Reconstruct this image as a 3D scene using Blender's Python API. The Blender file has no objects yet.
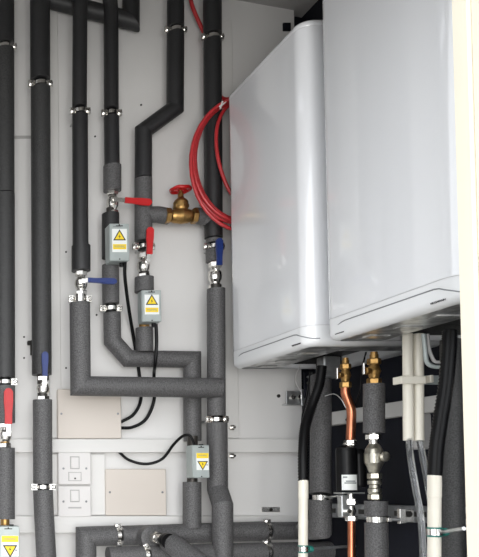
import bpy, math, random
from mathutils import Vector, Matrix
random.seed(4)
S = bpy.context.scene
COL = S.collection

# ------------------------------------------------------------------ camera, world, exposure
F = 800.0; PX, PY = -144.0, 460.0; TH = math.atan(0.0364); EYE = 1.2
cam = bpy.data.cameras.new('camera'); camo = bpy.data.objects.new('camera', cam); COL.objects.link(camo)
camo.location = (0, 0, EYE); camo.rotation_euler = (math.pi / 2 + TH, 0, 0)
cam.sensor_fit = 'AUTO'; cam.sensor_width = 36; cam.lens = F / 557 * 36
cam.shift_x = (239.5 - PX) / 557; cam.shift_y = (PY - 278.5) / 557
cam.clip_start = 0.05; cam.clip_end = 60
S.camera = camo
S.view_settings.view_transform = 'Standard'; S.view_settings.look = 'None'
S.view_settings.gamma = 1; S.view_settings.use_curve_mapping = False
S.view_settings.exposure = 0.3
w = bpy.data.worlds.new('overcast_sky'); S.world = w; w.use_nodes = True
w.node_tree.nodes['Background'].inputs[0].default_value = (0.93, 0.96, 1.0, 1)
w.node_tree.nodes['Background'].inputs[1].default_value = 2.3
def area(name, loc, target, size, power, col=(1, 1, 1), sy=None):
    l = bpy.data.lights.new(name, 'AREA'); l.energy = power; l.size = size; l.color = col
    if sy: l.shape = 'RECTANGLE'; l.size_y = sy
    o = bpy.data.objects.new(name, l); COL.objects.link(o); o.location = loc
    o.rotation_euler = (Vector(target) - Vector(loc)).to_track_quat('-Z', 'Y').to_euler()
    return o
area('open_door_daylight', (-0.25, -1.8, 0.95), (0.7, 2.5, 1.0), 1.8, 76, (1, 0.985, 0.96), 1.6)

# ------------------------------------------------------------------ pixel -> place
CT, ST = math.cos(TH), math.sin(TH)
def P(px, py, Y):
    dx = (px - PX) / F; dy = -(py - PY) / F
    d = Vector((dx, CT - dy * ST, ST + dy * CT)); t = Y / d.y
    return Vector((d.x * t, Y, EYE + d.z * t))
def m(px, Y): return px * Y / F

# ------------------------------------------------------------------ materials
def mat(name, col, rough=0.5, metal=0.0, coat=0.0, noise=None, bump=None, trans=0.0, spec=0.5, alpha=1.0):
    M = bpy.data.materials.new(name); M.use_nodes = True; nt = M.node_tree; b = nt.nodes['Principled BSDF']
    b.inputs['Base Color'].default_value = (*col, 1); b.inputs['Roughness'].default_value = rough
    b.inputs['Metallic'].default_value = metal; b.inputs['Coat Weight'].default_value = coat
    b.inputs['Specular IOR Level'].default_value = spec
    b.inputs['Transmission Weight'].default_value = trans; b.inputs['Alpha'].default_value = alpha
    tc = nt.nodes.new('ShaderNodeTexCoord')
    if noise:
        sc, amt = noise[:2]; st = noise[2] if len(noise) > 2 else (1, 1, 1)
        mp = nt.nodes.new('ShaderNodeMapping'); mp.inputs['Scale'].default_value = st
        nt.links.new(tc.outputs['Object'], mp.inputs[0])
        n = nt.nodes.new('ShaderNodeTexNoise'); n.inputs['Scale'].default_value = sc; n.inputs['Detail'].default_value = 4
        nt.links.new(mp.outputs[0], n.inputs['Vector'])
        r = nt.nodes.new('ShaderNodeValToRGB'); e = r.color_ramp.elements
        e[0].position = 0.35; e[1].position = 0.65
        e[0].color = (*[max(0, c * (1 - amt)) for c in col], 1); e[1].color = (*[min(1, c * (1 + amt)) for c in col], 1)
        nt.links.new(n.outputs['Fac'], r.inputs[0]); nt.links.new(r.outputs[0], b.inputs['Base Color'])
    if bump:
        n2 = nt.nodes.new('ShaderNodeTexNoise'); n2.inputs['Scale'].default_value = bump[0]; n2.inputs['Detail'].default_value = 3
        nt.links.new(tc.outputs['Object'], n2.inputs['Vector'])
        bp = nt.nodes.new('ShaderNodeBump'); bp.inputs['Strength'].default_value = bump[1]; bp.inputs['Distance'].default_value = 0.002
        nt.links.new(n2.outputs['Fac'], bp.inputs['Height']); nt.links.new(bp.outputs[0], b.inputs['Normal'])
    return M
WALL = mat('painted_board', (0.70, 0.69, 0.675), 0.6, noise=(3, 0.04, (1, 1, .3)), bump=(60, .1))
LEFTW = mat('grey_side_board', (0.22, 0.215, 0.21), 0.6, noise=(3, 0.05))
TRIM = mat('painted_batten', (0.66, 0.65, 0.63), 0.5, noise=(5, 0.03, (.3, 1, 1)), bump=(80, .1))
CEIL = mat('ceiling_board', (0.40, 0.39, 0.38), 0.7, noise=(4, 0.06))
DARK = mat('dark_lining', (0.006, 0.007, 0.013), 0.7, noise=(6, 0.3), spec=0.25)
FLOOR = mat('concrete_floor', (0.42, 0.41, 0.39), 0.8, noise=(8, 0.12), bump=(40, .3))
YARD = mat('yard_paving', (0.20, 0.195, 0.185), 0.8, noise=(4, 0.12), bump=(30, .3))
FOAM = mat('grey_foam', (0.088, 0.086, 0.087), 0.5, noise=(330, 0.48), bump=(450, .7))
FOAM3 = mat('mid_dark_foam', (0.034, 0.034, 0.034), 0.48, noise=(360, 0.55), bump=(600, .5))  # tone between the grey foam and the smooth dark foam
FOAM2 = mat('smooth_dark_foam', (0.02, 0.02, 0.021), 0.45, noise=(300, 0.2), bump=(500, .25))
BLACK = mat('black_rubber', (0.004, 0.004, 0.0045), 0.38, noise=(50, 0.1), spec=0.2)
CORE = mat('bare_dark_pipe', (0.05, 0.045, 0.04), 0.4, metal=.5)  # dark bare pipe exposed where the insulation is cut back
CHROME = mat('nickel_plate', (0.78, 0.76, 0.72), 0.22, metal=1.0, noise=(90, .08))
ZINC = mat('galvanised_steel', (0.55, 0.56, 0.56), 0.35, metal=0.9, noise=(60, .12))
NICK = mat('dull_nickel', (0.42, 0.40, 0.34), 0.32, metal=0.95, noise=(50, .25))
DZINC = mat('dull_galvanised_steel', (0.26, 0.27, 0.28), 0.45, metal=0.8, noise=(30, .3))
ZLIGHT = mat('grey_metal_case', (0.38, 0.42, 0.41), 0.4, metal=0.35, noise=(25, .06))
BRASS = mat('brass', (0.36, 0.215, 0.075), 0.38, metal=0.9, noise=(80, .2))
COPPER = mat('copper', (0.55, 0.20, 0.11), 0.33, metal=1.0, noise=(30, .12))
RED = mat('red_plastic', (0.50, 0.012, 0.014), 0.35, noise=(40, .06))
REDH = mat('red_hose_rubber', (0.46, 0.03, 0.035), 0.3, noise=(70, .1))
BLUE = mat('blue_plastic', (0.010, 0.028, 0.15), 0.35, noise=(40, .06))
BOILW = mat('white_enamel', (0.79, 0.80, 0.82), 0.22, coat=1.0, bump=(7, .015))
BOILB = mat('white_plastic_band', (0.78, 0.79, 0.80), 0.3, coat=0.3)
SEAM = mat('seam_grey', (0.22, 0.23, 0.24), 0.4)
SEAML = mat('seam_light', (0.5, 0.5, 0.5), 0.4)
LOGO = mat('logo_grey', (0.03, 0.03, 0.035), 0.4)
TRAY = mat('steel_tray', (0.58, 0.58, 0.57), 0.3, metal=0.85, noise=(35, .35), bump=(30, .2))
TRAYD = mat('dark_tray', (0.035, 0.035, 0.035), 0.5, metal=.4, noise=(40, .3))
CREAM = mat('cream_plastic', (0.60, 0.545, 0.49), 0.4, noise=(6, .02, (.2, 1, 1)))
SWITCH = mat('white_plastic', (0.66, 0.64, 0.625), 0.35)
SWG = mat('switch_grey', (0.40, 0.39, 0.38), 0.4)
PVC = mat('white_pvc', (0.78, 0.74, 0.64), 0.35, noise=(12, .04))
JAMB = mat('cream_gloss_paint', (0.86, 0.80, 0.66), 0.45, noise=(6, .02, (3, 3, .1)), bump=(30, .1))
CLEAR = mat('clear_vinyl', (0.8, 0.82, 0.83), 0.12, trans=0.95)
YEL = mat('yellow_label', (0.85, 0.62, 0.02), 0.5)
LAB = mat('label_paper', (0.78, 0.80, 0.78), 0.5)
INK = mat('label_ink', (0.02, 0.02, 0.02), 0.6)
INKG = mat('label_grey_ink', (0.25, 0.27, 0.27), 0.6)
GREEN = mat('green_rubber', (0.01, 0.16, 0.13), 0.45)
SCREWD = mat('dark_screw', (0.03, 0.028, 0.025), 0.5, metal=.5)

# ------------------------------------------------------------------ mesh builder
def basis(d):
    d = d.normalized(); a = Vector((0, 0, 1)) if abs(d.z) < .9 else Vector((1, 0, 0))
    u = a.cross(d).normalized(); return u, d.cross(u).normalized()
class MB:
    def __init__(s): s.v = []; s.f = []; s.sm = []; s.mi = []
    def add(s, vs, fs, smooth=False, mi=0, M=None):
        o = len(s.v); s.v += [tuple(M @ Vector(v)) if M else tuple(v) for v in vs]
        for f in fs: s.f.append([i + o for i in f]); s.sm.append(smooth); s.mi.append(mi)
    def box(s, c, sz, R=None, mi=0, ch=None):
        """chamfered block centred on c"""
        c = Vector(c); hx, hy, hz = sz[0] / 2, sz[1] / 2, sz[2] / 2
        k = ch if ch is not None else min(sz) * .12
        k = min(k, min(hx, hy, hz) * .8)
        vs = []; idx = {}
        for sx in (-1, 1):
            for sy in (-1, 1):
                for sz_ in (-1, 1):
                    for ax in range(3):
                        p = [sx * (hx - k), sy * (hy - k), sz_ * (hz - k)]; p[ax] = (sx, sy, sz_)[ax] * (hx, hy, hz)[ax]
                        idx[(sx, sy, sz_, ax)] = len(vs); vs.append(Vector(p))
        fs = []
        B = (-1, 1)
        for ax in range(3):
            a, b = [i for i in range(3) if i != ax]
            for sg in B:
                q = []
                for (p_, r_) in ((-1, -1), (1, -1), (1, 1), (-1, 1)):
                    k3 = [0, 0, 0]; k3[ax] = sg; k3[a] = p_; k3[b] = r_; q.append(idx[(*k3, ax)])
                fs.append(q)
            for p_ in B:                     # edge chamfers running along ax
                for r_ in B:
                    q = []
                    for (t, x) in ((-1, a), (1, a), (1, b), (-1, b)):
                        k3 = [0, 0, 0]; k3[ax] = t; k3[a] = p_; k3[b] = r_; q.append(idx[(*k3, x)])
                    fs.append(q)
        for sx in B:
            for sy in B:
                for sz_ in B: fs.append([idx[(sx, sy, sz_, i)] for i in range(3)])
        R = R or Matrix()
        s.add([c + (R @ v if len(R) == 3 else R.to_3x3() @ v) for v in vs], fs, False, mi); return s
    def tube(s, pts, r, seg=20, smooth_joints=False, caps=True, mi=0, hole=None):
        pts = [Vector(p) for p in pts]; n = len(pts)
        rs = r if isinstance(r, (list, tuple)) else [r] * n
        D = [(pts[i + 1] - pts[i]).normalized() for i in range(n - 1)]
        u, v = basis(D[0]); rings = []
        for i in range(n):
            if i == 0: T = D[0]; nm = T
            elif i == n - 1: T = D[-1]; nm = T
            else:
                nm = (D[i - 1] + D[i]).normalized(); T = D[i - 1]
            if i > 0:
                d = D[i - 1]; u = (u - d * u.dot(d)).normalized(); v = d.cross(u)
            ring = []
            for k in range(seg):
                a = 2 * math.pi * k / seg; p = (u * math.cos(a) + v * math.sin(a)) * rs[i]
                if 0 < i < n - 1:            # slide along the incoming direction onto the mitre plane
                    p = p - T * (p.dot(nm) / max(.3, T.dot(nm)))
                ring.append(pts[i] + p)
            rings.append(ring)
            if 0 < i < n - 1:
                q = D[i]; ax = D[i - 1].cross(q)
                if ax.length > 1e-6:
                    R = Matrix.Rotation(D[i - 1].angle(q), 3, ax.normalized()); u = R @ u; v = R @ v
        if smooth_joints:
            vs = [p for rg in rings for p in rg]
            fs = [[i * seg + k, i * seg + (k + 1) % seg, (i + 1) * seg + (k + 1) % seg, (i + 1) * seg + k] for i in range(n - 1) for k in range(seg)]
            s.add(vs, fs, True, mi)
        else:
            for i in range(n - 1):
                s.add(rings[i] + rings[i + 1], [[k, (k + 1) % seg, seg + (k + 1) % seg, seg + k] for k in range(seg)], True, mi)
        if caps:
            for rg, c, d in ((rings[0], pts[0], -D[0]), (rings[-1], pts[-1], D[-1])):
                s.add(rg, [list(range(seg))], False, mi)
        return s
    def lathe(s, prof, M, seg=24, mi=0, hard=True):
        """prof = [(radius, height)...] around local z of M"""
        for (r0, h0), (r1, h1) in zip(prof, prof[1:]):
            vs = [(r0 * math.cos(2 * math.pi * k / seg), r0 * math.sin(2 * math.pi * k / seg), h0) for k in range(seg)]
            vs += [(r1 * math.cos(2 * math.pi * k / seg), r1 * math.sin(2 * math.pi * k / seg), h1) for k in range(seg)]
            s.add(vs, [[k, (k + 1) % seg, seg + (k + 1) % seg, seg + k] for k in range(seg)], seg > 8, mi, M)
        for r, h in (prof[0], prof[-1]):
            if r > 1e-5: s.add([(r * math.cos(2 * math.pi * k / seg), r * math.sin(2 * math.pi * k / seg), h) for k in range(seg)], [list(range(seg))], False, mi, M)
        return s
    def prism(s, outline, d, M, mi=0):
        n = len(outline)
        vs = [(x, y, 0) for x, y in outline] + [(x, y, d) for x, y in outline]
        s.add(vs, [list(range(n))[::-1], [n + k for k in range(n)]] + [[k, (k + 1) % n, n + (k + 1) % n, n + k] for k in range(n)], False, mi, M); return s
    def build(s, name, mats, parent=None):
        me = bpy.data.meshes.new(name); me.from_pydata(s.v, [], s.f); 
        for M in (mats if isinstance(mats, (list, tuple)) else [mats]): me.materials.append(M)
        me.polygons.foreach_set('use_smooth', s.sm); me.polygons.foreach_set('material_index', s.mi)
        me.validate(); me.update()
        import bmesh
        b = bmesh.new(); b.from_mesh(me); bmesh.ops.recalc_face_normals(b, faces=b.faces); b.to_mesh(me); b.free()
        o = bpy.data.objects.new(name, me); COL.objects.link(o)
        if parent:
            o.parent = parent; o.matrix_parent_inverse = parent.matrix_basis.inverted() if parent.parent is None else Matrix()
        return o
def thing(name, label, cat, loc, group=None):
    o = bpy.data.objects.new(name, None); COL.objects.link(o); o.location = loc; o.empty_display_size = .02
    o['label'] = label; o['category'] = cat
    if group: o['group'] = group
    return o
def tag(o, label, cat, group=None, kind=None):
    if label: o['label'] = label
    if cat: o['category'] = cat
    if group: o['group'] = group
    if kind: o['kind'] = kind
    return o
def struct(name, mb, M): o = mb.build(name, M); o['kind'] = 'structure'; return o
def smooth(pts, n=8):
    pts = [Vector(p) for p in pts]; q = [pts[0] * 2 - pts[1]] + pts + [pts[-1] * 2 - pts[-2]]; out = []
    for i in range(1, len(q) - 2):
        for k in range(n):
            t = k / n; a, b, c, d = q[i - 1:i + 3]
            out.append(.5 * ((2 * b) + (c - a) * t + (2 * a - 5 * b + 4 * c - d) * t * t + (3 * b - a - 3 * c + d) * t ** 3))
    out.append(pts[-1]); return out
def axm(origin, d, front=Vector((0, -1, 0))):
    """frame: local z = d, local x = towards front"""
    d = d.normalized(); x = (front - d * front.dot(d)).normalized(); y = d.cross(x)
    return Matrix(((x.x, y.x, d.x, origin.x), (x.y, y.y, d.y, origin.y), (x.z, y.z, d.z, origin.z), (0, 0, 0, 1)))
def facing(o):   # x right, y up, z towards viewer (-Y)
    return Matrix(((1, 0, 0, o.x), (0, 0, -1, o.y), (0, 1, 0, o.z), (0, 0, 0, 1)))
def text_mesh(name, s, size, M, material, parent, depth=0.0004, width=None):
    c = bpy.data.curves.new(name, 'FONT'); c.body = s; c.size = size; c.extrude = depth; c.align_x = 'CENTER'; c.align_y = 'CENTER'
    t = bpy.data.objects.new(name, c); COL.objects.link(t)
    bpy.context.view_layer.update()
    me = bpy.data.meshes.new_from_object(t.evaluated_get(bpy.context.evaluated_depsgraph_get()))
    bpy.data.objects.remove(t)
    xs = [v.co.x for v in me.vertices]; k = (width / (max(xs) - min(xs))) if width else 1
    b = MB(); b.add([(v.co.x * k, v.co.y, v.co.z) for v in me.vertices], [list(p.vertices) for p in me.polygons], False, 0, M)
    return b.build(name, material, parent)

# ------------------------------------------------------------------ the cupboard itself
YB = 2.66
XR = 1.53      # right wall
b = MB(); xr = P(302, 400, YB).x
b.box(((xr - 1.2) / 2, YB + .009, 1.6), (xr + 1.2, .018, 3.2), ch=.001); struct('wall_back', b, WALL)
b = MB(); b.box((.3, YB + .05, 1.6), (3.2, .04, 3.3), ch=.001); struct('wall_back_lining', b, DARK)
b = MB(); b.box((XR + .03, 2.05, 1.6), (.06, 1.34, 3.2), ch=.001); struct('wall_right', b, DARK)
b = MB(); b.box((-1.23, 2.0, 1.6), (.06, 1.4, 3.2), ch=.001); struct('wall_left', b, LEFTW)
b = MB(); b.box((.2, 1.98, -.03), (2.9, 1.5, .06), ch=.001); struct('floor', b, FLOOR)
b = MB(); b.box((0, -4.0, -.09), (24, 20, .06), ch=.001); struct('floor_yard', b, YARD)
b = MB(); b.box((.2, 1.39, 2.78), (2.9, .06, .9), ch=.001); struct('shade_lintel', b, TRIM)  # unseen lintel above the frame, added to shade the upper back wall
a0 = P(236, 0, YB); a1 = P(298, 11, YB); sl = (a1.z - a0.z) / (a1.x - a0.x)
b = MB(); x0, x1 = -1.3, 1.62
zz = lambda x: a0.z + sl * (x - a0.x)
b.prism([(x0, zz(x0)), (x1, zz(x1)), (x1, zz(x1) + .05), (x0, zz(x0) + .05)], 1.55, Matrix(((1, 0, 0, 0), (0, 0, -1, YB + .06), (0, 1, 0, 0), (0, 0, 0, 1))))
struct('ceiling', b, CEIL)
def batten(name, x0, y0, x1, y1, t, mt=TRIM, ext=0):
    A = P(x0, y1, YB - t); B = P(x1, y0, YB - t)
    b = MB(); b.box(((A.x + B.x) / 2 - ext / 2, YB - t / 2 - .0005, (A.z + B.z) / 2), (B.x - A.x + ext, t, B.z - A.z), ch=.0015); return struct(name, b, mt)
batten('trim_1', -20, 439, 301, 452.5, .030, ext=.4)
batten('trim_2', -20, 516, 301, 533, .028, ext=.4)
batten('trim_3', 44, 454, 105, 515, .012)
batten('trim_4', 50, -12, 57.5, 438, .010)
batten('trim_5', 223, 20, 232, 438, .010)
batten('trim_8', 14, 135.5, 31, 138.5, .003, SWG)
# right wall batten (runs towards the viewer)
b = MB(); zt = EYE + .243; b.box((XR - .012, 1.98, zt - .02), (.022, 1.28, .042), ch=.001); struct('trim_6', b, TRIM)
# door jamb at the right edge of the opening
YJ = 1.40; A = P(459.5, 300, YJ)
b = MB(); b.box((A.x + .0125, YJ - .018, 1.5), (.025, .036, 3.1), ch=.0015); struct('trim_7', b, JAMB)
b = MB(); b.box((A.x + .004 + .08, YJ - .06, 1.5), (.16, .045, 3.1), ch=.003); struct('door_1', b, JAMB)

# ------------------------------------------------------------------ boilers
X0 = 1.170; XBK = 1.520
def boiler(label, Yn, Yf, zb, zt):
    t = thing('wall_boiler', label, 'boiler', (X0 + .18, (Yn + Yf) / 2, zb))
    R = .037
    def outline(ins):
        pts = []
        r = max(R - ins, .004); xa, xb, ya, yb = X0 + ins, XBK, Yn + ins, Yf - ins
        for k in range(9):      # near front corner
            a = math.pi * 1.5 - (math.pi / 2) * k / 8
            pts.append((xa + r + r * math.cos(a), ya + r + r * math.sin(a)))
        for k in range(9):
            a = math.pi - (math.pi / 2) * k / 8
            pts.append((xa + r + r * math.cos(a), yb - r + r * math.sin(a)))
        pts += [(xb, yb), (xb, ya)]
        return pts
    def loft(levels, capt=False, capb=False):
        b = MB(); vs = []; n = 20
        for ins, z in levels: vs += [(x, y, z) for x, y in outline(ins)]
        L = len(levels)
        b.add(vs, [[i * n + k, i * n + (k + 1) % n, (i + 1) * n + (k + 1) % n, (i + 1) * n + k] for i in range(L - 1) for k in range(n)], True)
        # flat side/back faces keep crisp by splitting caps
        if capt: b.add(vs[-n:], [list(range(n))])
        if capb: b.add(vs[:n], [list(range(n))])
        return b
    zs = zb + .053
    c = loft([(.0, zs + .0006), (0, zt - .0185)]); c2 = loft([(.0005, zt - .0175), (.0, zt - .017), (.0, zt - .008), (.0025, zt - .0025), (.008, zt)], capt=True)
    c.build('casing', BOILW, t)
    c2.build('top_cap', BOILW, t)
    loft([(.0012, zs - .004), (.0012, zs + .004)]).build('seam', SEAML, t)
    loft([(.0012, zt - .022), (.0012, zt - .016)]).build('seam', SEAML, t)
    band = loft([(.022, zb), (.014, zb + .001), (.006, zb + .005), (.0015, zb + .011), (0, zb + .018), (0, zs - .0006)])
    bd = band.build('lower_band', BOILB, t)
    # inset grey line with slanted ends
    pl = [(X0 + .012, Yf - .012, zb + .018), (X0 + .004, Yf - .028, zb + .026), (X0, Yf - .075, zb + .036), (X0, Yf - .09, zb + .038)]
    pl += [(X0, Yn + .062, zb + .038), (X0, Yn + .048, zb + .036)]
    for a in (5, 25, 45, 65, 85):
        r_ = math.radians(a); pl.append((X0 + R - R * math.cos(r_), Yn + R - R * math.sin(r_), zb + .036 - .018 * min(1, (a + 18) / 75)))
    l = MB(); l.tube(pl, .0015, 6, True); l.build('trim_line', SEAM, bd)
    # mark on the band near the door side
    c0 = Vector((X0 - .0002, Yn + .052, zb + .0105))
    Ml = Matrix(((0, 0, -1, c0.x), (-1, 0, 0, c0.y), (0, 1, 0, c0.z), (0, 0, 0, 1)))
    text_mesh('logo', 'VIESSMANN', .006, Ml, LOGO, bd, width=.042)
    if Yn < 1.8:
        g = MB(); g.box((X0 + .0012, Yf - .065, zb + .012), (.003, .034, .0022), ch=.0004); g.build('badge', LOGO, bd)
    # L-shaped bottom plate leaving the connection recess open
    xs = 1.315; p = MB(); z = zb + .004
    p.box(((X0 + .02 + xs) / 2, (Yn + Yf) / 2, z + .003), (xs - X0 - .02, Yf - Yn - .035, .006), ch=.001)
    p.box(((xs + XBK) / 2 + .0005, Yn + .065, z + .003), (XBK - xs - .003, .09, .006), ch=.001)
    for yy in (Yn + .16, Yn + .27, Yn + .38): p.box((1.26, yy, z - .001), (.05, .03, .004), ch=.001)
    p.build('bottom_plate', TRAY, t)
    q = MB()
    q.box(((xs + XBK) / 2, (Yn + Yf) / 2, zb + .045), (XBK - xs - .004, Yf - Yn - .02, .006), ch=.001)
    q.box((xs + .002, (Yn + .11 + Yf) / 2, zb + .025), (.003, Yf - Yn - .13, .036), ch=.0005)
    q.box(((xs + XBK) / 2, Yf - .012, zb + .032), (XBK - xs - .01, .004, .03), ch=.0005)
    q.build('connection_tray', TRAYD, t)
    return t
ZT = EYE + 1.238
boiler('smaller-looking white boiler further back, red hose coil hanging at its side', 2.062, 2.495, EYE + .373, ZT)
boiler('large white boiler nearest the cream door jamb, in front of the other boiler', 1.544, 1.99, EYE + .366, ZT - .002)

# ------------------------------------------------------------------ pipes
def pp(pts, Y): return [P(p[0], p[1], p[2] if len(p) > 2 else Y) for p in pts]
def run(label, Y, sleeves, core=None, name='insulated_pipe', cat='pipe', mt=FOAM):
    """sleeves: (pixel points, pixel width[, material])"""
    f = sleeves[0][0][0]; t = thing(name, label, cat, P(f[0], f[1], f[2] if len(f) > 2 else Y))
    for s_ in sleeves:
        q = pp(s_[0], Y); b = MB(); Ym = sum(v.y for v in q) / len(q)
        b.tube(q, m(s_[1], Ym) / 2, 28); b.build('foam_sleeve', s_[2] if len(s_) > 2 else mt, t)
    if core:
        q = pp(core[0], Y); b = MB(); b.tube(q, m(core[1], Y) / 2, 16); b.build('bare_pipe', core[2] if len(core) > 2 else CORE, t)
    return t
run('dark grey insulated pipe along the far left edge, above the red lever', 2.58,
    [([(4.3, -12), (4.3, 44)], 20, FOAM2), ([(4.3, 50), (4.5, 193.5)], 20, FOAM3), ([(4.5, 194.5), (4.8, 378)], 20.5, FOAM3), ([(5, 386), (5, 423)], 20)], ([(4.3, -12), (5, 424)], 10))
run('short insulated pipe at the left edge between red lever valve and grey box', 2.58, [([(5, 448), (5, 519)], 19.5)], ([(5, 440), (5, 528)], 9, BRASS))
run('thick insulated pipe second from the left, above the upright blue lever', 2.57,
    [([(40, -12), (40.2, 80)], 20, FOAM2), ([(40.5, 88), (41.8, 375)], 19.5, FOAM3)], ([(40, -12), (42.3, 384)], 10))
run('insulated pipe below the upright blue lever, leaning slightly at the bottom', 2.57,
    [([(42.5, 400), (42.8, 484)], 19), ([(43, 490), (44, 515), (47, 570)], 19.5)], ([(42.5, 392), (43, 500)], 10))
run('black insulated pipe third from the left, ending in a thicker sleeve', 2.55,
    [([(80, -12), (80, 12), (79.5, 107)], 14.5, FOAM2), ([(80, 115), (80.5, 246)], 15.5, FOAM2), ([(81, 246), (81, 271)], 18.5, FOAM2)], ([(80, -12), (81, 276)], 8))
run('L-shaped insulated pipe dropping from blue lever valve then crossing right', 2.525,
    [([(79.8, 303), (80.5, 386), (219.5, 388)], 20)], ([(80, 294), (80, 310)], 9, CHROME))
run('black insulated pipe fourth from the left, above the sideways red lever', 2.59,
    [([(109, -12), (111, 12), (111.3, 109)], 14.5, FOAM2), ([(111.5, 117), (112, 166)], 15, FOAM2), ([(112.3, 166), (112.3, 191)], 17.5)], ([(110, -12), (112.3, 196)], 8))
run('short insulated pipe behind the upper grey actuator box, ending at a clip', 2.59,
    [([(110.5, 214), (110.5, 258)], 17, FOAM2), ([(110.5, 265), (110.8, 304)], 16.5)], ([(110.8, 208), (111, 312)], 9))
run('insulated pipe stepping right below the clip, then down to the lower box', 2.605,
    [([(112, 313), (112.5, 341), (128, 358.5), (192, 359.5), (192.5, 441)], 16.8)], ([(111.5, 304), (111.8, 320)], 9))
run('short upright insulated stub below the second grey box, joining the stepped pipe', 2.59,
    [([(144.3, 328), (144.5, 352)], 17)], ([(144.3, 320), (144.3, 332)], 10, BRASS))
run('insulated pipe below the lower grey box, meeting the horizontal pipe', 2.57,
    [([(192, 482), (192, 528)], 17.5)], ([(192.5, 436), (192.2, 486)], 10))
run('dark insulated pipe with a diagonal kink running down to the gate valve branch', 2.59,
    [([(175.5, -12), (175.5, 27)], 16.5, FOAM2), ([(175.5, 33), (175, 108), (143.5, 131), (143.3, 178)], 16.8, FOAM2), ([(143.3, 179), (143.5, 241)], 17.2, FOAM)], ([(175.5, -12), (175.5, 40)], 8))
run('short horizontal insulated elbow left of the brass gate valve', 2.59, [([(146, 214.5), (158, 214.5), (169, 216.5)], 16.2)], ([(165, 216.5), (174, 216.5)], 10, BRASS))
run('insulated pipe elbow right of the brass gate valve', 2.59, [([(194, 215.5), (206, 217), (209.5, 221)], 16)], ([(188, 216), (196, 216)], 10, BRASS))
run('dark insulated pipe running down behind the red hose coil', 2.59,
    [([(212.3, -12), (212.5, 34)], 17.5, FOAM2), ([(212.5, 40), (213.5, 238)], 17.2, FOAM2), ([(213.8, 239), (213.8, 243)], 15, FOAM), ([(213.8, 250), (214, 262)], 15, FOAM)], ([(212.3, -12), (214, 268)], 8))
run('small grey insulated collar under the upright red lever valve', 2.59, [([(144.2, 277.5), (144.2, 292)], 18.5)], ([(144, 272), (144.2, 322)], 10))
run('tall insulated pipe at the end of the crossing pipe, jogging right near the bottom', 2.545,
    [([(216, 289), (216.5, 416)], 17), ([(217, 423), (217.5, 489), (222.5, 505, 2.5), (222.5, 570, 2.5)], 19.5)], ([(215.5, 284), (217, 430)], 9))
run('dark horizontal pipe elbow at the top left behind the upright pipes', 2.615,
    [([(40, -3), (131, 21), (131, -14)], 17, FOAM2)], None)
run('long insulated horizontal pipe along the bottom, below the cream blank plate', 2.575,
    [([(86, 575), (86, 536.5), (115, 535.5)], 20), ([(121, 535.5), (264, 531)], 19.5), ([(270, 531), (303, 530.5), (313, 530, 2.35), (320.5, 529, 2.29), (320.5, 500, 2.29)], 19)], ([(86, 536.5), (303, 530.5)], 9))
run('lower insulated horizontal pipe at the very bottom edge of the view', 2.52,
    [([(108, 556.5), (143, 555)], 19), ([(149, 555), (264, 552)], 19), ([(270, 552), (330, 551)], 19)], ([(108, 556.5), (330, 551)], 9))
run('insulated pipe slanting towards the viewer beside the open valve at the bottom', 2.45,
    [([(168, 541, 2.47), (212, 572, 2.33)], 21)], ([(160, 536, 2.5), (170, 543, 2.46)], 8))
# under the boilers
run('insulated pipe under the rear boiler beside the black hose', 2.29, [([(321, 376, 2.36), (320.5, 494, 2.3)], 19)], ([(321, 352, 2.36), (320.5, 505, 2.3)], 9))
run('short insulated pipe hanging below the brass valve under the boilers', 2.06, [([(374, 384), (374, 433)], 19)], ([(374, 378), (374, 440)], 8, CHROME))
run('speckled insulated pipe rising from the bottom below the grey strainer', 2.06, [([(376, 501), (376.3, 516)], 20.5), ([(376.3, 523), (377, 572)], 20.5)], ([(376, 495), (376.5, 530)], 9))
run('insulated pipe against the cream jamb behind the white waste pipe', 1.86, [([(452, 340), (452.5, 572)], 20.5, FOAM3)], None)

# ------------------------------------------------------------------ pipe clips
def clip(x, y, Y, w, label, axis='z', screws=True, name='pipe_clip', rubber=BLACK, long_ear=0):
    c = P(x, y, Y); t = thing(name, label, 'clip', c); r = m(w, Y) / 2
    d = Vector((0, 0, 1)) if axis == 'z' else Vector((1, 0, 0))
    M = axm(c, d); rr = r * .62; h = m(3.0, Y)
    g = MB(); g.lathe([(rr, -h * 1.25), (rr, h * 1.25)], M, 24); g.build('rubber_lining', rubber, t)
    g = MB(); g.lathe([(rr * 1.03, -h * .7), (rr * 1.12, -h * .6), (rr * 1.12, h * .6), (rr * 1.03, h * .7)], M, 24); g.build('band', CHROME, t)
    side = Vector((1, 0, 0)) if axis == 'z' else Vector((0, 0, 1))
    for s_ in (-1, 1):
        e = c + side * s_ * r * .98 + Vector((0, -r * .25, 0))
        g = MB(); g.box(e + Vector((0, .004, 0)) - side * s_ * r * .1, (h * 2.2, .004, h * 2.2), ch=.0006)
        g.box(e + Vector((0, .009, 0)) - side * s_ * r * .1, (h * 2.2, .003, h * 2.2), ch=.0006)
        g.build('ear', CHROME, t)
        g = MB(); g.lathe([(h * .8, -.003), (h * .8, 0.001), (h * .45, .003)], facing(e), 12); g.lathe([(h * .2, .003), (h * .2, .0034)], facing(e), 10, mi=1)
        g.build('screw', [CHROME, SCREWD], t)
    g = MB(); dist = max(.01, YB - c.y - rr)
    g.tube([c + Vector((0, rr, 0)), c + Vector((0, rr + dist, 0))], .004, 10); g.build('stem', ZINC, t)
    return t
clip(4.3, 47, 2.58, 20, 'chrome pipe clip at the top of the far left pipe')
clip(40.2, 84, 2.57, 20, 'chrome pipe clip high on the thick second pipe from left')
clip(80, 111, 2.55, 16, 'chrome pipe clip high on the third pipe from the left')
clip(111.5, 113, 2.59, 16, 'chrome pipe clip high on the fourth pipe from the left')
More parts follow.
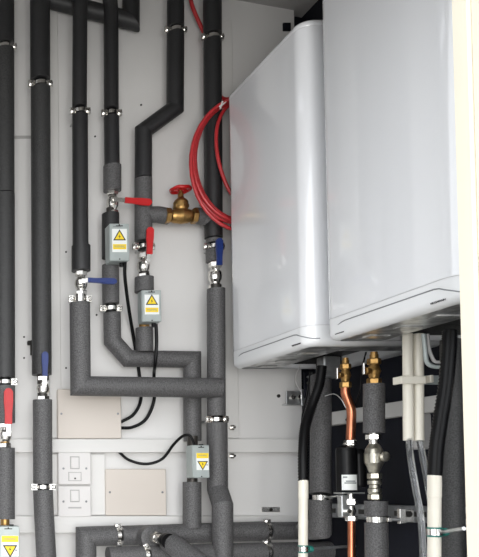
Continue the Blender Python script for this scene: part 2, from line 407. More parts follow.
clip(175.5, 30, 2.59, 18, 'chrome pipe clip at the top of the kinked pipe')
clip(212.5, 37, 2.59, 18, 'chrome pipe clip where the thin red hose passes')
clip(80, 299, 2.55, 19, 'chrome pipe clip under the sideways blue lever valve')
clip(110.8, 308.5, 2.59, 18, 'bright pipe clip just above the stepped pipe')
clip(4.9, 382, 2.58, 20, 'chrome pipe clip right above the left edge red lever')
clip(43, 487, 2.57, 20, 'chrome pipe clip beside the lower switched fused spur')
clip(216.8, 419.5, 2.545, 18, 'chrome pipe clip below the crossing pipe, beside wall bolts')
clip(118, 535.5, 2.575, 19, 'upright pipe clip on the bottom horizontal pipe, under cream plate', 'x')
clip(146, 555, 2.52, 19, 'partly hidden pipe clip at the bottom edge, left of open valve', 'x')
clip(267, 531, 2.575, 19, 'upper of the two chrome clips stacked under the boilers', 'x')
clip(267, 552, 2.52, 19, 'lower of the two chrome clips stacked under the boilers', 'x')
clip(213.9, 246.5, 2.59, 16, 'chrome clip beside the upright blue lever below the hose coil')
clip(135.5+8, 246.5, 2.59, 17.5, 'square-eared chrome clip beside the upright red lever below the branch')

# ------------------------------------------------------------------ valves
def hexn(b, M, r, h0, h1, mi=0): b.lathe([(r * .92, h0), (r, h0 + (h1 - h0) * .15), (r, h1 - (h1 - h0) * .15), (r * .92, h1)], M, 6, mi)
def ball_valve(x, y0, y1, Y, w, label, lev, colm, body=CHROME, x1=None, off=None, hub=None):
    """inline valve between pixel heights y0..y1; lev=(gx0,gy0,gx1,gy1,width) grip in pixels"""
    A = P(x1 if x1 else x, y1, Y); B = P(x, y0, Y); c = (A + B) / 2; t = thing('ball_valve', label, 'valve', c)
    d = B - A; L = d.length; M = axm(A, d); r = m(w, Y) / 2
    b = MB(); q = lambda a: a * L
    hexn(b, M, r * .95, q(0), q(.2))
    b.lathe([(r * .62, q(.18)), (r * .7, q(.26)), (r * .95, q(.36)), (r * 1.02, q(.5)), (r * .95, q(.62)), (r * .7, q(.72)), (r * .62, q(.8))], M, 20)
    hexn(b, M, r * .95, q(.8), q(1)); b.build('body', body, t)
    if lev:
        gx0, gy0, gx1, gy1, gw = lev; yo = off if off else r + .02
        Yl = Y - yo; G0 = P(gx0, gy0, Yl); G1 = P(gx1, gy1, Yl)
        H = P(hub[0], hub[1], Yl) if hub else Vector((c.x, Yl, c.z))
        s_ = MB(); s_.lathe([(.0055, 0), (.0055, yo)], facing(Vector((H.x, Y, H.z))), 12)
        hexn(s_, facing(Vector((H.x, Yl + .004, H.z))), .009, 0, .007); s_.build('stem_nut', CHROME, t)
        g = MB(); dd = (G0 - H); ln = dd.length + .012
        xa = dd.normalized(); za = Vector((0, -1, 0)); ya = za.cross(xa)
        R = Matrix((xa, ya, za)).transposed()
        g.box(H + xa * (ln / 2 - .008) + Vector((0, .002, 0)), (ln + .01, .014, .0025), R, ch=.0005); g.build('lever', CHROME, t)
        xa = (G1 - G0).normalized(); ya = za.cross(xa); gl = (G1 - G0).length; hw = m(gw, Yl) / 2
        M2 = Matrix(((xa.x, ya.x, za.x, 0), (xa.y, ya.y, za.y, 0), (xa.z, ya.z, za.z, 0), (0, 0, 0, 1)))
        M2.translation = G0 + Vector((0, .004, 0))
        o_ = [(0, -hw * .8), (gl * .3, -hw * .8), (gl * .6, -hw), (gl * .9, -hw), (gl * .98, -hw * .55), (gl, 0), (gl * .98, hw * .55), (gl * .9, hw), (gl * .6, hw), (gl * .3, hw * .8), (0, hw * .8)]
        g = MB(); g.prism(o_, .006, M2)
        g.prism([(a * .92 + gl * .04, b_ * .7) for a, b_ in o_], .0078, M2); gr = g.build('grip', colm, t)
        gr['label'] = 'coloured plastic grip'
        try: gr['label'] = {'red_plastic': 'red plastic grip', 'blue_plastic': 'blue plastic grip'}[colm.name]
        except Exception: pass
    return t
ball_valve(5, 423, 448, 2.58, 13, 'nickel ball valve with upright red lever at the left edge', (8.5, 424, 8.5, 388, 9), RED, off=.05, hub=(8.5, 432))
ball_valve(43, 376, 401, 2.57, 13, 'nickel ball valve with upright blue lever on second pipe', (45, 376, 45, 351.5, 6.5), BLUE, off=.05, hub=(44.5, 383))
ball_valve(81, 271, 296, 2.55, 12.5, 'nickel ball valve with blue lever pointing sideways to the right', (88, 280, 117, 281.5, 6), BLUE, off=.05, hub=(83, 281))
ball_valve(112.5, 190, 216, 2.59, 12, 'nickel ball valve with red lever pointing sideways to the right', (125, 200, 152, 202.5, 7), RED, off=.045, hub=(115.5, 199))
ball_valve(143.5, 253, 279, 2.59, 12.5, 'nickel ball valve with upright red lever below the branch', (149.5, 254, 150.3, 227, 7.5), RED, off=.05, hub=(148, 260))
ball_valve(215, 262, 290, 2.58, 13, 'nickel ball valve with upright blue lever below the hose coil', (219.5, 265, 219.5, 238, 7), BLUE, off=.045, hub=(218, 268))
ball_valve(111, 257, 267, 2.59, 11, 'small nickel coupling under the upper grey actuator box', None, None)

# gate valve with red wheel
c = P(181, 216, 2.58); t = thing('gate_valve', 'brass gate valve with red wheel between two insulated elbows', 'valve', c)
u = m(1, 2.58); b = MB(); M = axm(c, Vector((1, 0, 0)))
hexn(b, M, 8 * u, -16 * u, -11 * u); hexn(b, M, 8 * u, 11 * u, 16 * u)
b.lathe([(6 * u, -10 * u), (7 * u, -7 * u), (8 * u, 0), (7 * u, 7 * u), (6 * u, 10 * u)], M, 20)
Mz = axm(c, Vector((0, 0, 1)))
b.lathe([(7.4 * u, 0), (6.4 * u, 6 * u), (7.2 * u, 8 * u), (7.2 * u, 14 * u), (6 * u, 16 * u), (3.6 * u, 18 * u), (3 * u, 19 * u), (2.6 * u, 23 * u), (1.6 * u, 24 * u), (1.6 * u, 28 * u)], Mz, 20)
hexn(b, Mz, 7.8 * u, 7.5 * u, 11.5 * u); b.build('body', BRASS, t)
b = MB(); zc = 27 * u; R = 9.2 * u
ring = [c + Vector((math.cos(a) * R, math.sin(a) * R, zc + .35 * u * math.sin(5 * a))) for a in [2 * math.pi * k / 30 for k in range(31)]]
b.tube(ring, 1.7 * u, 10, True, caps=False)
for k in range(5):
    a = 2 * math.pi * k / 5 + .3; b.tube([c + Vector((0, 0, zc)), c + Vector((math.cos(a) * R, math.sin(a) * R, zc))], 1.3 * u, 8)
b.lathe([(3 * u, 26 * u), (3 * u, 29 * u), (1.5 * u, 30 * u)], Mz, 14); w_ = b.build('hand_wheel', RED, t); w_['label'] = 'red hand wheel'

# open drain-off valve at the bottom
c = P(151, 538, 2.53); t = thing('drain_valve', 'open nickel valve in a foam tee at the bottom, facing the viewer', 'valve', c)
dv = (P(168, 543, 2.44) - P(150, 537, 2.53)).normalized()
M = axm(P(150, 537.5, 2.53), Vector((.15, -1, .0)), Vector((0, 0, 1))); b = MB(); b.lathe([(.036, -.02), (.036, .012), (.024, .016)], M, 28); b.build('foam_collar', FOAM, t)
b = MB(); M = axm(P(156, 538, 2.5), dv, Vector((0, 0, 1))); hexn(b, M, .019, -.012, .008); b.lathe([(.014, 0), (.016, .018), (.013, .03)], M, 18); hexn(b, M, .017, .024, .036); b.build('body', CHROME, t)
b = MB(); M = axm(P(166.3, 540.5, 2.455), dv, Vector((0, 0, 1))); b.lathe([(.021, -.012), (.024, 0), (.024, .012)], M, 18); b.build('black_collar', BLACK, t)

# ------------------------------------------------------------------ actuators (zone valve heads)
def actuator(x0, y0, x1, y1, Y, dep, label, flip=False, band_top=False):
    A = P(x0, y1, Y); B = P(x1, y0, Y); W, H = B.x - A.x, B.z - A.z; c = Vector(((A.x + B.x) / 2, Y + dep / 2, (A.z + B.z) / 2))
    t = thing('valve_actuator', label, 'actuator', Vector((c.x, c.y, A.z)))
    b = MB(); b.box(c, (W, dep, H), ch=.003); h = b.build('housing', ZLIGHT, t)
    b = MB(); b.box(c + Vector((0, -dep / 2 - .001, 0)), (W * .97, .003, H * .98), ch=.001); cv = b.build('cover', ZLIGHT, t)
    b = MB()
    for s_ in (-1, 1): b.lathe([(.0022, 0), (.0022, .0015)], facing(c + Vector((0, -dep / 2 - .002, s_ * H * .455))), 10)
    b.box(c + Vector((0, -dep / 2 - .0025, H * .43)), (W * .35, .001, .003), ch=.0002)
    b.build('screw', SCREWD, cv)
    yf = c.y - dep / 2 - .0027
    lw, lh = W * .74, H * (.62 if not flip else .52); lc = Vector((c.x + (.0 if not flip else W * .07), yf, c.z + (H * .04 if not flip else H * .0)))
    b = MB(); b.box(lc, (lw, .0008, lh), ch=.0002); lb = b.build('warning_label', LAB if True else LAB, t)
    sg = -1 if flip else 1; tr = min(lw, lh) * .5
    f = lambda dx, dz: lc + Vector((dx, -.0006, dz))
    zt_ = lh * (.16 if not flip else -.16)
    b = MB()
    if flip:
        b.box(f(0, lh * .34), (lw * .98, .0006, lh * .3), ch=.0001)
    else:
        b.box(f(0, -lh * .27), (lw * .9, .0006, lh * .22), ch=.0001)
    b.build('yellow_panel', YEL, lb)
    def tri(r, dy): 
        o = f(0, zt_); o.y -= dy
        return [(math.cos(math.radians(a)) * r, math.sin(math.radians(a)) * r * sg) for a in (90, 210, 330)][::(sg)], facing(o)
    b = MB(); ol, M = tri(tr, 0); b.prism(ol, .0004, M); b.build('triangle_border', INK, lb)
    b = MB(); ol, M = tri(tr * .72, .0004); b.prism(ol, .0003, M); b.build('triangle', YEL, lb)
    b = MB(); M = facing(f(0, zt_) + Vector((0, -.0008, 0))); k = tr * .3
    b.prism([(.25 * k, 1.1 * k), (-.55 * k, -.1 * k), (0, -.05 * k), (-.3 * k, -1 * k), (.5 * k, .25 * k), (-.05 * k, .2 * k)], .0003, M); b.build('lightning_bolt', INK, lb)
    zb_ = lh * .34 if flip else -lh * .27
    text_mesh('warning_text', 'WARNING', lh * .15, facing(f(0, zb_) + Vector((0, -.0004, 0))), INKG, lb, .0002, lw * .7)
    b = MB()
    if flip: b.box(f(lw * .36, -lh * .2), (lw * .12, .0004, lh * .06), ch=.00005)
    else: b.box(lc + Vector((-W * .12, 0, lh * .5 + H * .06)), (W * .4, .0005, H * .03), ch=.00005)
    b.build('print_line', INKG, lb)
    b = MB(); b.lathe([(.007, -.012), (.007, .004)], axm(Vector((c.x + W * .22, c.y, A.z if not flip else B.z)), Vector((0, 0, 1))), 12); b.build('cable_gland', BLACK, t)
    return t
actuator(109.5, 223.5, 129, 261, 2.515, .045, 'grey metal actuator box under the sideways red lever')
actuator(142, 290, 161, 322, 2.52, .04, 'grey metal actuator box with cable hanging below, under upright red lever')
actuator(193, 445, 209, 478, 2.50, .05, 'grey metal actuator box with downward triangle label near the cream plate', True)
actuator(-3, 526, 19.5, 566, 2.50, .05, 'grey metal actuator box cut by the bottom left corner', True)

# ------------------------------------------------------------------ cables and hoses
def cable(label, pts, wpx, mt=BLACK, name='cable', cat='cable', Y=2.6, n=8, seg=10):
    q = pp(pts, Y); b = MB(); sm = smooth(q, n); b.tube(sm, m(wpx, q[0].y) / 2, seg, True); return tag(b.build(name, mt), label, cat)
cable('black cable from the upper grey box curving into the cream plate', [(125, 262, 2.53), (125, 278, 2.55), (129, 310, 2.6), (134, 340, 2.645), (139, 372, 2.648), (141, 398, 2.63), (134, 414, 2.63), (121, 422, 2.635)], 3.4)
cable('black cable hanging from the second grey box to the cream plate', [(156, 324, 2.53), (156.5, 345, 2.545), (155, 365, 2.56), (154, 375, 2.62), (154, 400, 2.63), (146, 419, 2.635), (133, 427, 2.64), (121, 428, 2.64)], 3.4)
cable('black cable looping from behind the batten to the lowest grey box', [(119, 452, 2.635), (129, 460, 2.635), (146, 464, 2.62), (162, 459, 2.6), (174, 444, 2.57), (183, 436, 2.54), (190, 436, 2.525), (194.5, 445, 2.525)], 2.8)
# red hose coil hung behind the boiler side
cc = P(240, 168, 2.54); pts = []
turns = 6
RX = [54, 51.5, 46, 53, 43.5, 49.5, 41]; RZ = [69, 66, 58.5, 68, 57, 64, 55]; OX = [0, 0, 0, 0, 0, 0, 0]; OZ = [68 - v for v in RZ]
for k in range(turns * 40 + 1):
    u_ = k / 40; i = min(turns - 1, int(u_)); f_ = u_ - i; a = math.pi / 2 + 2 * math.pi * u_
    L_ = lambda A_: A_[i] * (1 - f_) + A_[i + 1] * f_
    pts.append(cc + Vector((math.cos(a) * m(L_(RX), 2.54) + m(L_(OX), 2.54), -.028 + .0072 * u_, math.sin(a) * m(L_(RZ), 2.54) + m(L_(OZ), 2.54))))
tail = smooth(pp([(243, 100, 2.545), (226, 108, 2.545), (217, 128, 2.54), (218, 158, 2.54), (229, 190, 2.54), (247, 210, 2.54)], 2.54), 8)
lead = smooth(pp([(189, -10, 2.62), (192, 5, 2.62), (198, 20, 2.625), (205, 36, 2.63), (211, 60, 2.635), (214, 85, 2.63), (222, 98, 2.6), (236, 99, 2.55)], 2.6), 8)
b = MB(); b.tube(pts, m(3.6, 2.54) / 2, 10, True); b.tube(tail, m(3.6, 2.54) / 2, 10, True); b.tube(lead, m(4, 2.6) / 2, 10, True)
tag(b.build('coiled_hose', REDH), 'coil of red rubber hose hanging over a pipe beside the boiler', 'hose')
c = P(220, 107, 2.52); b = MB()
b.tube([c + Vector((-.02, -.005, -.006)), c + Vector((0, -.012, 0)), c + Vector((.014, -.01, .012))], .003, 8); b.tube([c + Vector((-.005, -.012, -.012)), c + Vector((.002, -.014, .012))], .0028, 8)
tag(b.build('cable_tie', SWITCH), 'white cable tie knotted around the top of red hose coil', 'cable tie')

# ------------------------------------------------------------------ wall plates
def plate(x0, y0, x1, y1, t0, label, name='blank_plate', cat='plate', mt=CREAM, dep=.016, YW=YB):
    Y = YW - dep; A = P(x0, y1, Y); B = P(x1, y0, Y); W, H = B.x - A.x, B.z - A.z; c = Vector(((A.x + B.x) / 2, YW - dep / 2, (A.z + B.z) / 2))
    t = thing(name, label, cat, Vector((c.x, YW, c.z)))
    b = MB(); b.box(c + Vector((0, .002, 0)), (W * .985, dep, H * .97), ch=.001); b.build('back_box', mt, t)
    b = MB(); b.box(c + Vector((0, -dep / 2 + .003, 0)), (W, .006, H), ch=.002); b.build('face', mt, t)
    for s_ in (-1, 1):
        b = MB(); b.lathe([(.0035, 0), (.0035, .0012), (.002, .002)], facing(c + Vector((s_ * (W / 2 - m(t0, Y)), -dep / 2 - .0005, 0))), 12); b.build('screw', DZINC, t)
    return t, c, W, H
plate(58, 389, 121, 438.5, 3.5, 'large cream blank plate behind the crossing pipe', dep=.03)
plate(106, 469, 166, 515.5, 4, 'cream blank plate below the looping black cable', dep=.024)
def spur(x0, y0, x1, y1, label, fuse):
    t, c, W, H = plate(x0, y0, x1, y1, 5, label, 'fused_spur_switch', 'switch', SWITCH, .02, YB - .012)
    yf = c.y - .0105
    b = MB(); b.box(Vector((c.x, yf - .001, c.z + H * .18)), (W * .24, .004, H * .34), ch=.001); b.build('rocker', SWITCH, t)
    b = MB(); b.box(Vector((c.x, yf + .0002, c.z + H * .18)), (W * .29, .001, H * .40), ch=.0002); b.build('rocker_frame', SWG, t)
    b = MB()
    if fuse:
        b.box(Vector((c.x, yf - .0005, c.z - H * .25)), (W * .36, .003, H * .24), ch=.001); fc = b.build('fuse_carrier', SWITCH, t)
        b = MB(); b.box(Vector((c.x, yf + .0002, c.z - H * .25)), (W * .40, .001, H * .28), ch=.0002); b.build('carrier_frame', SWG, t)
        b = MB(); b.lathe([(.003, 0), (.003, .001)], facing(Vector((c.x, yf - .002, c.z - H * .31))), 10); b.build('screw', SCREWD, fc)
    else:
        b.box(Vector((c.x, yf, c.z - H * .2)), (W * .4, .0016, H * .05), ch=.0003); b.build('ridge', SWG, t)
spur(58.5, 452.5, 91, 484.5, 'upper white switched fused spur with fuse carrier', True)
spur(58.5, 486, 91, 517, 'lower white switched spur directly below the fused one', False)

# small fixings on the wall
def dot(x, y, label, mt=SCREWD, r=.0032, name='wall_screw', Y=YB, h=.0015):
    b = MB(); b.lathe([(r, -.002), (r, h), (r * .6, h * 1.4)], facing(P(x, y, Y)), 12); tag(b.build(name, mt), label, 'screw')
dot(66, 368, 'dark screw between second and third pipes above cream plate')
dot(96.5, 315, 'dark screw between the blue lever valve and stepped pipe')
dot(66, 252, 'tiny dark screw left of the third pipe')
dot(95, 136.5, 'tiny dark screw between third and fourth pipes, high up')
dot(141, 105, 'tiny dark screw left of the diagonal pipe kink')
dot(24, 337, 'upper dark screw between the two left pipes')
dot(24, 358, 'lower dark screw between the two left pipes')
dot(278.5, 396, 'dark screw in the board left of the small steel bracket', r=.006)
for y, w_ in ((427.5, 'upper'), (456, 'lower')):
    c = P(232.5, y, YB - .02 if y < 440 else YB - .01); t = thing('wall_bolt', w_ + ' bright bolt in the board right of the tall pipe', 'bolt', c)
    b = MB(); hexn(b, facing(c + Vector((0, .008, 0))), .010, 0, .008); b.build('nut', CHROME, t)
    b = MB(); b.tube([c + Vector((0, .02, 0)), c + Vector((.0, -.016, 0))], .0045, 10); b.build('thread', CHROME, t)
A = P(262, 512, YB - .004); B = P(280, 507, YB - .004); b = MB(); b.box(((A + B) / 2) + Vector((0, .002, 0)), (B.x - A.x, .004, B.z - A.z), ch=.0006)
t = tag(b.build('steel_fixing_plate', CHROME), 'small steel fixing plate above the bottom horizontal pipe', 'plate')
b = MB(); b.lathe([(.006, 0), (.005, .002)], facing((A + B) / 2 + Vector((0, -.001, -.001))), 12); b.build('screw', SCREWD, t)
# dark bracket behind second pipe
A = P(27.5, 351, 2.64); B = P(33, 335, 2.64); b = MB(); b.box((A + B) / 2, (B.x - A.x, .012, .014), ch=.002); b.box((A + B) / 2 + Vector((.006, 0, -.016)), (.012, .01, .05), ch=.002)
tag(b.build('pipe_hook', SCREWD), 'small black hook bracket at the left side of second pipe', 'bracket')
# steel angle bracket at the board edge
A = P(286.5, 404.5, 2.63); B = P(301, 391, 2.63); c = (A + B) / 2
t = thing('steel_bracket', 'small steel angle bracket at the right edge of white board', 'bracket', c)
b = MB(); b.box(c, (B.x - A.x, .003, B.z - A.z), ch=.0006); b.box(Vector((c.x, 2.645, A.z + .001)), (B.x - A.x, .028, .003), ch=.0006); b.build('arm', ZINC, t)
b = MB(); b.box(P(304, 397.5, 2.62), (m(5.5, 2.6), .004, m(17, 2.6)), ch=.001); b.build('end_plate', ZINC, t)
for x_ in (292.5, 299.5):
    b = MB(); hexn(b, facing(P(x_, 397, 2.628)), .009, 0, .007); b.build('nut', CHROME, t)
A = P(283, 31, YB - .003); B = P(290.5, 23, YB - .003); b = MB(); b.box((A + B) / 2, (B.x - A.x, .006, B.z - A.z), ch=.001); tag(b.build('black_square_fixing', DARK), 'small black square fixing on the wall above the rear boiler', 'fixing')
cable('thin white wire looping down beside the steel bracket', [(300, 366, 2.47), (296.5, 374, 2.56), (296, 382, 2.6), (300, 390, 2.6), (302, 394, 2.6)], 1.1, SWITCH, 'thin_wire', 'wire')
# black perforated strip right of the board
c = P(307.5, 385, 2.6); t = thing('perforated_strip', 'black perforated strip hanging right of the white board', 'strip', c)
b = MB(); b.box(c, (m(7, 2.6), .006, m(26, 2.6)), ch=.001); b.build('strip', DARK, t)
for y in (377, 383):
    b = MB(); b.lathe([(.004, 0), (.004, .002)], facing(P(307.5, y, 2.596)), 10); b.build('rivet', ZINC, t)

# ------------------------------------------------------------------ under the boilers
ZB1 = EYE + .366
def vert(x, y, Y): return P(x, y, Y)
def hose(label, pts, w, Y, rib=True, name='corrugated_hose'):
    q = smooth(pp(pts, Y), 20); b = MB(); r = m(w, Y) / 2
    rs = [r * (1 + (.16 if rib and i % 2 else 0)) for i in range(len(q))]; b.tube(q, rs, 14, True); return tag(b.build(name, BLACK), label, 'hose')
hose('black corrugated hose entering the left white waste pipe', [(322, 366), (319, 385), (311, 408), (305, 428, 2.25), (303.2, 452, 2.23), (303.2, 482, 2.22)], 8.2, 2.27)
hose('second thinner black hose close behind the left corrugated hose', [(312, 372, 2.44), (309, 395, 2.45), (304, 418, 2.46), (303.5, 450, 2.46), (307, 490, 2.46)], 5, 2.45, False, 'black_hose')
hose('thick black corrugated hose entering the right white waste pipe', [(450, 330), (449, 350), (446, 385), (440.5, 420), (436.5, 448), (434.6, 476)], 12, 1.76)
def waste(label, pts, w, Y, r2=None):
    b = MB(); q = pp(pts, Y); r = m(w, Y) / 2
    d = (q[1] - q[0]).normalized(); M = axm(q[0], -d)
    b.tube(q, r, 24); b.lathe([(r * .75, 0), (r * 1.06, 0), (r * 1.06, -.05), (r, -.052)], M, 24)
    return tag(b.build('waste_pipe', PVC), label, 'pipe')
waste('white plastic waste pipe below the left black hose', [(303.3, 480), (303, 572)], 8.6, 2.22)
waste('white plastic waste pipe below the right black hose', [(434.6, 474), (434.2, 572)], 11.6, 1.76)
# pair of white overflow pipes
def ov(x, label):
    b = MB(); q = pp([(x, 334), (x + .8, 440.5)], 1.93); b.tube(q, m(9.2, 1.93) / 2, 20); return tag(b.build('overflow_pipe', PVC), label, 'pipe')
ov(407.6, 'left one of the paired white overflow pipes under the front boiler')
ov(418.2, 'right one of the paired white overflow pipes under the front boiler')
t = thing('double_pipe_clip', 'white plastic clip holding the paired overflow pipes', 'clip', P(413, 380, 1.93))
b = MB(); b.box(P(413, 380, 1.915), (m(25, 1.93), .004, m(7.5, 1.93)), ch=.001); b.box(P(401, 380, 1.94), (m(3, 1.93), .05, m(7.5, 1.93)), ch=.001); b.box(P(425, 380, 1.94), (m(3, 1.93), .05, m(7.5, 1.93)), ch=.001); b.build('strap', PVC, t)
b = MB(); b.box(P(434, 380, 1.99), (m(20, 1.98), .006, m(9, 1.98)), ch=.001); b.build('base_plate', ZLIGHT, t)
A = P(416, 449, 1.98); B = P(432, 413, 1.98); b = MB(); b.box((A + B) / 2 + Vector((.0, .02, 0)), (B.x - A.x, .04, B.z - A.z), ch=.004); b.box(((B.x + XR) / 2, A.y + .03, (A.z + B.z) / 2), (XR - B.x, .012, .02), ch=.001)
tag(b.build('junction_box', SWG), 'pale junction box behind the ends of the overflow pipes', 'box')
def clear(label, pts):
    q = smooth(pp(pts, 1.9), 8); b = MB(); b.tube(q, m(6, 1.9) / 2, 12, True); t = tag(b.build('clear_tube', CLEAR), label, 'tube')
clear('left clear braided tube leaving the overflow pipes', [(409, 436, 1.93), (411, 460, 1.9), (416, 490, 1.88), (421, 520, 1.87), (424, 570, 1.86)])
clear('right clear braided tube leaving the overflow pipes', [(419, 436, 1.93), (423, 458, 1.92), (428, 485, 1.9), (431.5, 510, 1.9), (434, 535, 1.9), (436, 570, 1.9)])
for i, (dx, lb) in enumerate(((0, 'outer of two pale bent tubes under the front boiler'), (5, 'inner of two pale bent tubes under the front boiler'))):
    cable(lb, [(423.5 + dx * .8, 334, 1.86), (425 + dx * .8, 348, 1.86), (426.5 + dx, 361 - dx, 1.86), (432 + dx * .6, 366 - dx * .9, 1.86), (442, 367 - dx, 1.86), (462, 367.5 - dx, 1.86)], 4.2 - dx * .2, SWG if i else ZLIGHT, 'bent_tube', 'tube', 1.86, 8, 12)

# brass isolating valves
def brassv(x, y0, y1, Y, w, label):
    A = P(x, y1, Y); B = P(x, y0, Y); t = thing('isolating_valve', label, 'valve', A); L = (B - A).length; M = axm(A, B - A); r = m(w, Y) / 2
    b = MB(); hexn(b, M, r, 0, L * .2); b.lathe([(r * .6, L * .18), (r * .75, L * .3), (r * .95, L * .42), (r * .7, L * .58), (r * .6, L * .7), (r * .6, L * .92)], M, 18); hexn(b, M, r * .95, L * .62, L * .8); b.lathe([(r * .5, L * .8), (r * .5, L)], M, 14)
    b.build('body', BRASS, t)
    c = A + (B - A) * .42; g = MB(); M2 = axm(c, Vector((-1, -.3, 0)), Vector((0, 0, 1)))
    g.lathe([(r * .45, r * .6), (r * .45, r * 1.7)], M2, 12); hexn(g, M2, r * .62, r * 1.3, r * 1.8)
    g.build('test_port', BRASS, t)
    g = MB(); g.box(c + Vector((-r * 1.9, -r * .5, r * .3)), (.004, .008, .03), ch=.001); g.build('tap_lever', CHROME, t); return t
brassv(345.5, 358, 388, 2.15, 10.5, 'slim brass isolating valve above the copper pipe')
brassv(374, 352, 385, 2.06, 13, 'stout brass isolating valve above the short insulated pipe')
cable('thin grey wire drooping between the two brass valves', [(325, 396, 2.2), (334, 394, 2.17), (341, 399, 2.15), (346, 408, 2.14)], .9, ZINC, 'thin_wire', 'wire', 2.2)
cable('thin black cable behind the stout brass valve', [(366, 352, 2.1), (362, 370, 2.12), (360, 390, 2.12), (352, 412, 2.16), (346, 420, 2.2)], 1.6, BLACK, 'thin_cable', 'cable', 2.1)
b = MB(); b.tube(smooth(pp([(345.8, 384), (345.5, 393), (348.5, 402), (351.3, 411), (351.2, 424), (350.5, 440)], 2.15), 8), m(8.4, 2.15) / 2, 18, True); tag(b.build('copper_pipe', COPPER), 'copper pipe with a slight bend above the black filter', 'pipe')
# magnetic filter
Y = 2.15; t = thing('magnetic_filter', 'black cylindrical filter with white label between copper pipes', 'filter', P(350, 492, Y))
u = m(1, Y)
b = MB(); b.lathe([(9 * u, 0), (9.3 * u, 1 * u), (9.3 * u, 40 * u), (8.8 * u, 43 * u), (4 * u, 45 * u)], axm(P(347, 491, Y), Vector((0, 0, 1))), 28); b.build('canister', BLACK, t)
b = MB(); b.lathe([(6 * u, 3 * u), (6.5 * u, 5 * u), (6.5 * u, 36 * u), (4 * u, 41 * u)], axm(P(359.5, 490, Y + .01), Vector((0, 0, 1))), 24); b.build('side_chamber', BLACK, t)
b = MB(); hexn(b, axm(P(350.3, 446, Y), Vector((0, 0, 1))), 5.6 * u, 0, 6 * u); b.lathe([(6.2 * u, 1.5 * u), (6.2 * u, 3 * u)], axm(P(350.3, 446, Y), Vector((0, 0, 1))), 18); b.build('top_nut', CHROME, t)
n = 12; vs = []; cM = P(347, 482.5, Y)
for k in range(n + 1):
    a = math.radians(-150 + 92 * k / n); vs += [(cM.x + 9.45 * u * math.cos(a), cM.y + 9.45 * u * math.sin(a), cM.z + s_ * 7.6 * u) for s_ in (-1, 1)]
b = MB(); b.add(vs, [[2 * k, 2 * k + 2, 2 * k + 3, 2 * k + 1] for k in range(n)], True); lb = b.build('label', LAB, t)
for (z0, h, k0, k1) in ((5.2, .8, 1, 4), (1.2, .7, 3, 10), (-.6, .7, 2, 11)):
    vs = []
    for k in range(k0, k1 + 1):
        a = math.radians(-150 + 92 * k / n); vs += [(cM.x + 9.52 * u * math.cos(a), cM.y + 9.52 * u * math.sin(a), cM.z + (z0 + s_ * h) * u) for s_ in (-1, 1)]
    b = MB(); b.add(vs, [[2 * k, 2 * k + 2, 2 * k + 3, 2 * k + 1] for k in range(k1 - k0)], True); b.build('print_line', INKG, lb)
b = MB(); b.box(P(349, 493, Y), (22 * u, 16 * u, 1.6 * u), ch=.001)
b.box(P(343.5, 506, Y - .005), (8 * u, 8 * u, 22 * u), ch=.002); b.build('bracket', ZINC, t)
b = MB(); M = axm(P(351.5, 521, Y - .01), Vector((0, 0, 1))); hexn(b, M, 5.5 * u, 0, 5 * u); b.lathe([(3 * u, 5 * u), (4.5 * u, 10 * u), (3 * u, 15 * u)], M, 16); hexn(b, M, 6 * u, 16 * u, 22 * u); b.lathe([(3 * u, 22 * u), (3 * u, 28 * u)], M, 14)
b.lathe([(2.2 * u, 0), (2.2 * u, 6 * u)], facing(P(346, 511, Y - .012)), 10); b.build('valve_body', CHROME, t)
b = MB(); b.tube(pp([(351.5, 519), (351.5, 572)], Y - .01), m(7, Y) / 2, 18); tag(b.build('copper_pipe', COPPER), 'short straight copper pipe below the black filter', 'pipe')
# strainer / check valve on the stout line
Y = 2.06; u = m(1, Y); t = thing('strainer_valve', 'dull nickel strainer with round body between two insulated pipes', 'valve', P(375, 500, Y))
M = axm(P(375, 500, Y), Vector((0, 0, 1))); b = MB()
hexn(b, M, 6.2 * u, 0, 6 * u); b.lathe([(4.5 * u, 5 * u), (6 * u, 8 * u), (6 * u, 11 * u), (4.8 * u, 12 * u), (4.8 * u, 15 * u), (6.3 * u, 16 * u), (6.3 * u, 19 * u), (4.5 * u, 21 * u)], M, 18); hexn(b, M, 6.3 * u, 21 * u, 27 * u)
b.lathe([(4 * u, 26 * u), (6.5 * u, 33 * u), (8.6 * u, 37 * u), (8.8 * u, 46 * u), (7.5 * u, 51 * u), (4.5 * u, 56 * u)], M, 22); b.build('body', NICK, t)
b = MB(); b.lathe([(4 * u, 54 * u), (4 * u, 62 * u)], M, 16); hexn(b, M, 7 * u, 60 * u, 66 * u); b.build('union_nut', CHROME, t)
b = MB(); b.lathe([(5 * u, 0), (5 * u, 11 * u), (3 * u, 12 * u)], facing(P(378, 457, Y)), 18); b.build('plug', NICK, t)

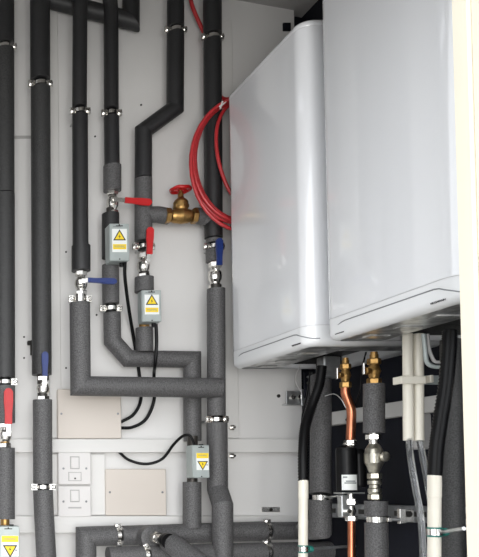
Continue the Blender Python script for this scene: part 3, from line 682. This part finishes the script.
# rail on the right wall, clamps and rods
t = thing('strut_rail', 'galvanised slotted rail low on the dark right wall', 'rail', (XR - .02, 2.0, EYE - .08))
z0 = EYE - .045; b = MB(); b.box((XR - .012, 2.08, z0 - .0225), (.022, 1.1, .045), ch=.002); b.build('channel', DZINC, t)
for k in range(13):
    b = MB(); b.box((XR - .0235, 1.58 + k * .08, z0 - .0225), (.002, .045, .014), ch=.0005); b.build('slot', SCREWD, t)
def sclamp(x, y, Y, w, x1, y1, Y1, label, green=True):
    c = P(x, y, Y); t = thing('rod_clamp', label, 'clamp', c); r = m(w, Y) / 2; M = axm(c, Vector((0, 0, 1)))
    b = MB(); b.lathe([(r * 1.02, -.008), (r * 1.14, -.007), (r * 1.14, .007), (r * 1.02, .008)], M, 24); b.build('band', CHROME, t)
    b = MB(); b.lathe([(r * 1.03, -.0105), (r * 1.08, -.0105), (r * 1.08, .0105), (r * 1.03, .0105)], M, 24); b.build('lining', GREEN if green else BLACK, t)
    e = c + Vector((r * 1.1, -r * .3, 0)); b = MB(); hexn(b, axm(e, Vector((1, 0, 0)), Vector((0, 0, 1))), .009, 0, .01); b.build('nut', GREEN if green else CHROME, t)
    q = P(x1, y1, Y1); b = MB(); b.tube([e, q], .0042, 10); b.build('threaded_rod', ZINC, t)
sclamp(303.2, 549, 2.22, 8.8, 355, 546, 2.25, 'green-lined clamp with a rod on the left white waste pipe')
sclamp(434.5, 532, 1.76, 12, 464, 528.5, 1.68, 'green-lined clamp with a rod on the right white waste pipe')
sclamp(320.5, 497.5, 2.29, 12, 343, 495, 2.2, 'chrome clamp on the insulated pipe left of the black filter', False)
sclamp(376.3, 519.5, 2.06, 15, 400, 519.5, 2.05, 'chrome clamp on the speckled pipe right of the copper pipe', False)
t = thing('rail_bracket', 'silver square bracket with bolt beside the clear tubes', 'bracket', P(402, 516, 2.1))
b = MB(); b.box(P(401.5, 516, 2.07), (m(6, 2.07), .012, m(15, 2.07)), ch=.001); b.box(P(409, 516, 2.09), (m(9, 2.09), .004, m(13, 2.09)), ch=.001); b.build('plate', CHROME, t)
b = MB(); hexn(b, facing(P(408, 514, 2.085)), .009, 0, .006); b.build('nut', SCREWD, t)
b = MB(); A = P(320.5, 378, 2.33); B = P(336.5, 357, 2.33); b.box((A + B) / 2, (B.x - A.x, .04, B.z - A.z), ch=.003)
tag(b.build('terminal_box', ZINC), 'small grey metal box under the rear boiler beside black hose', 'box')
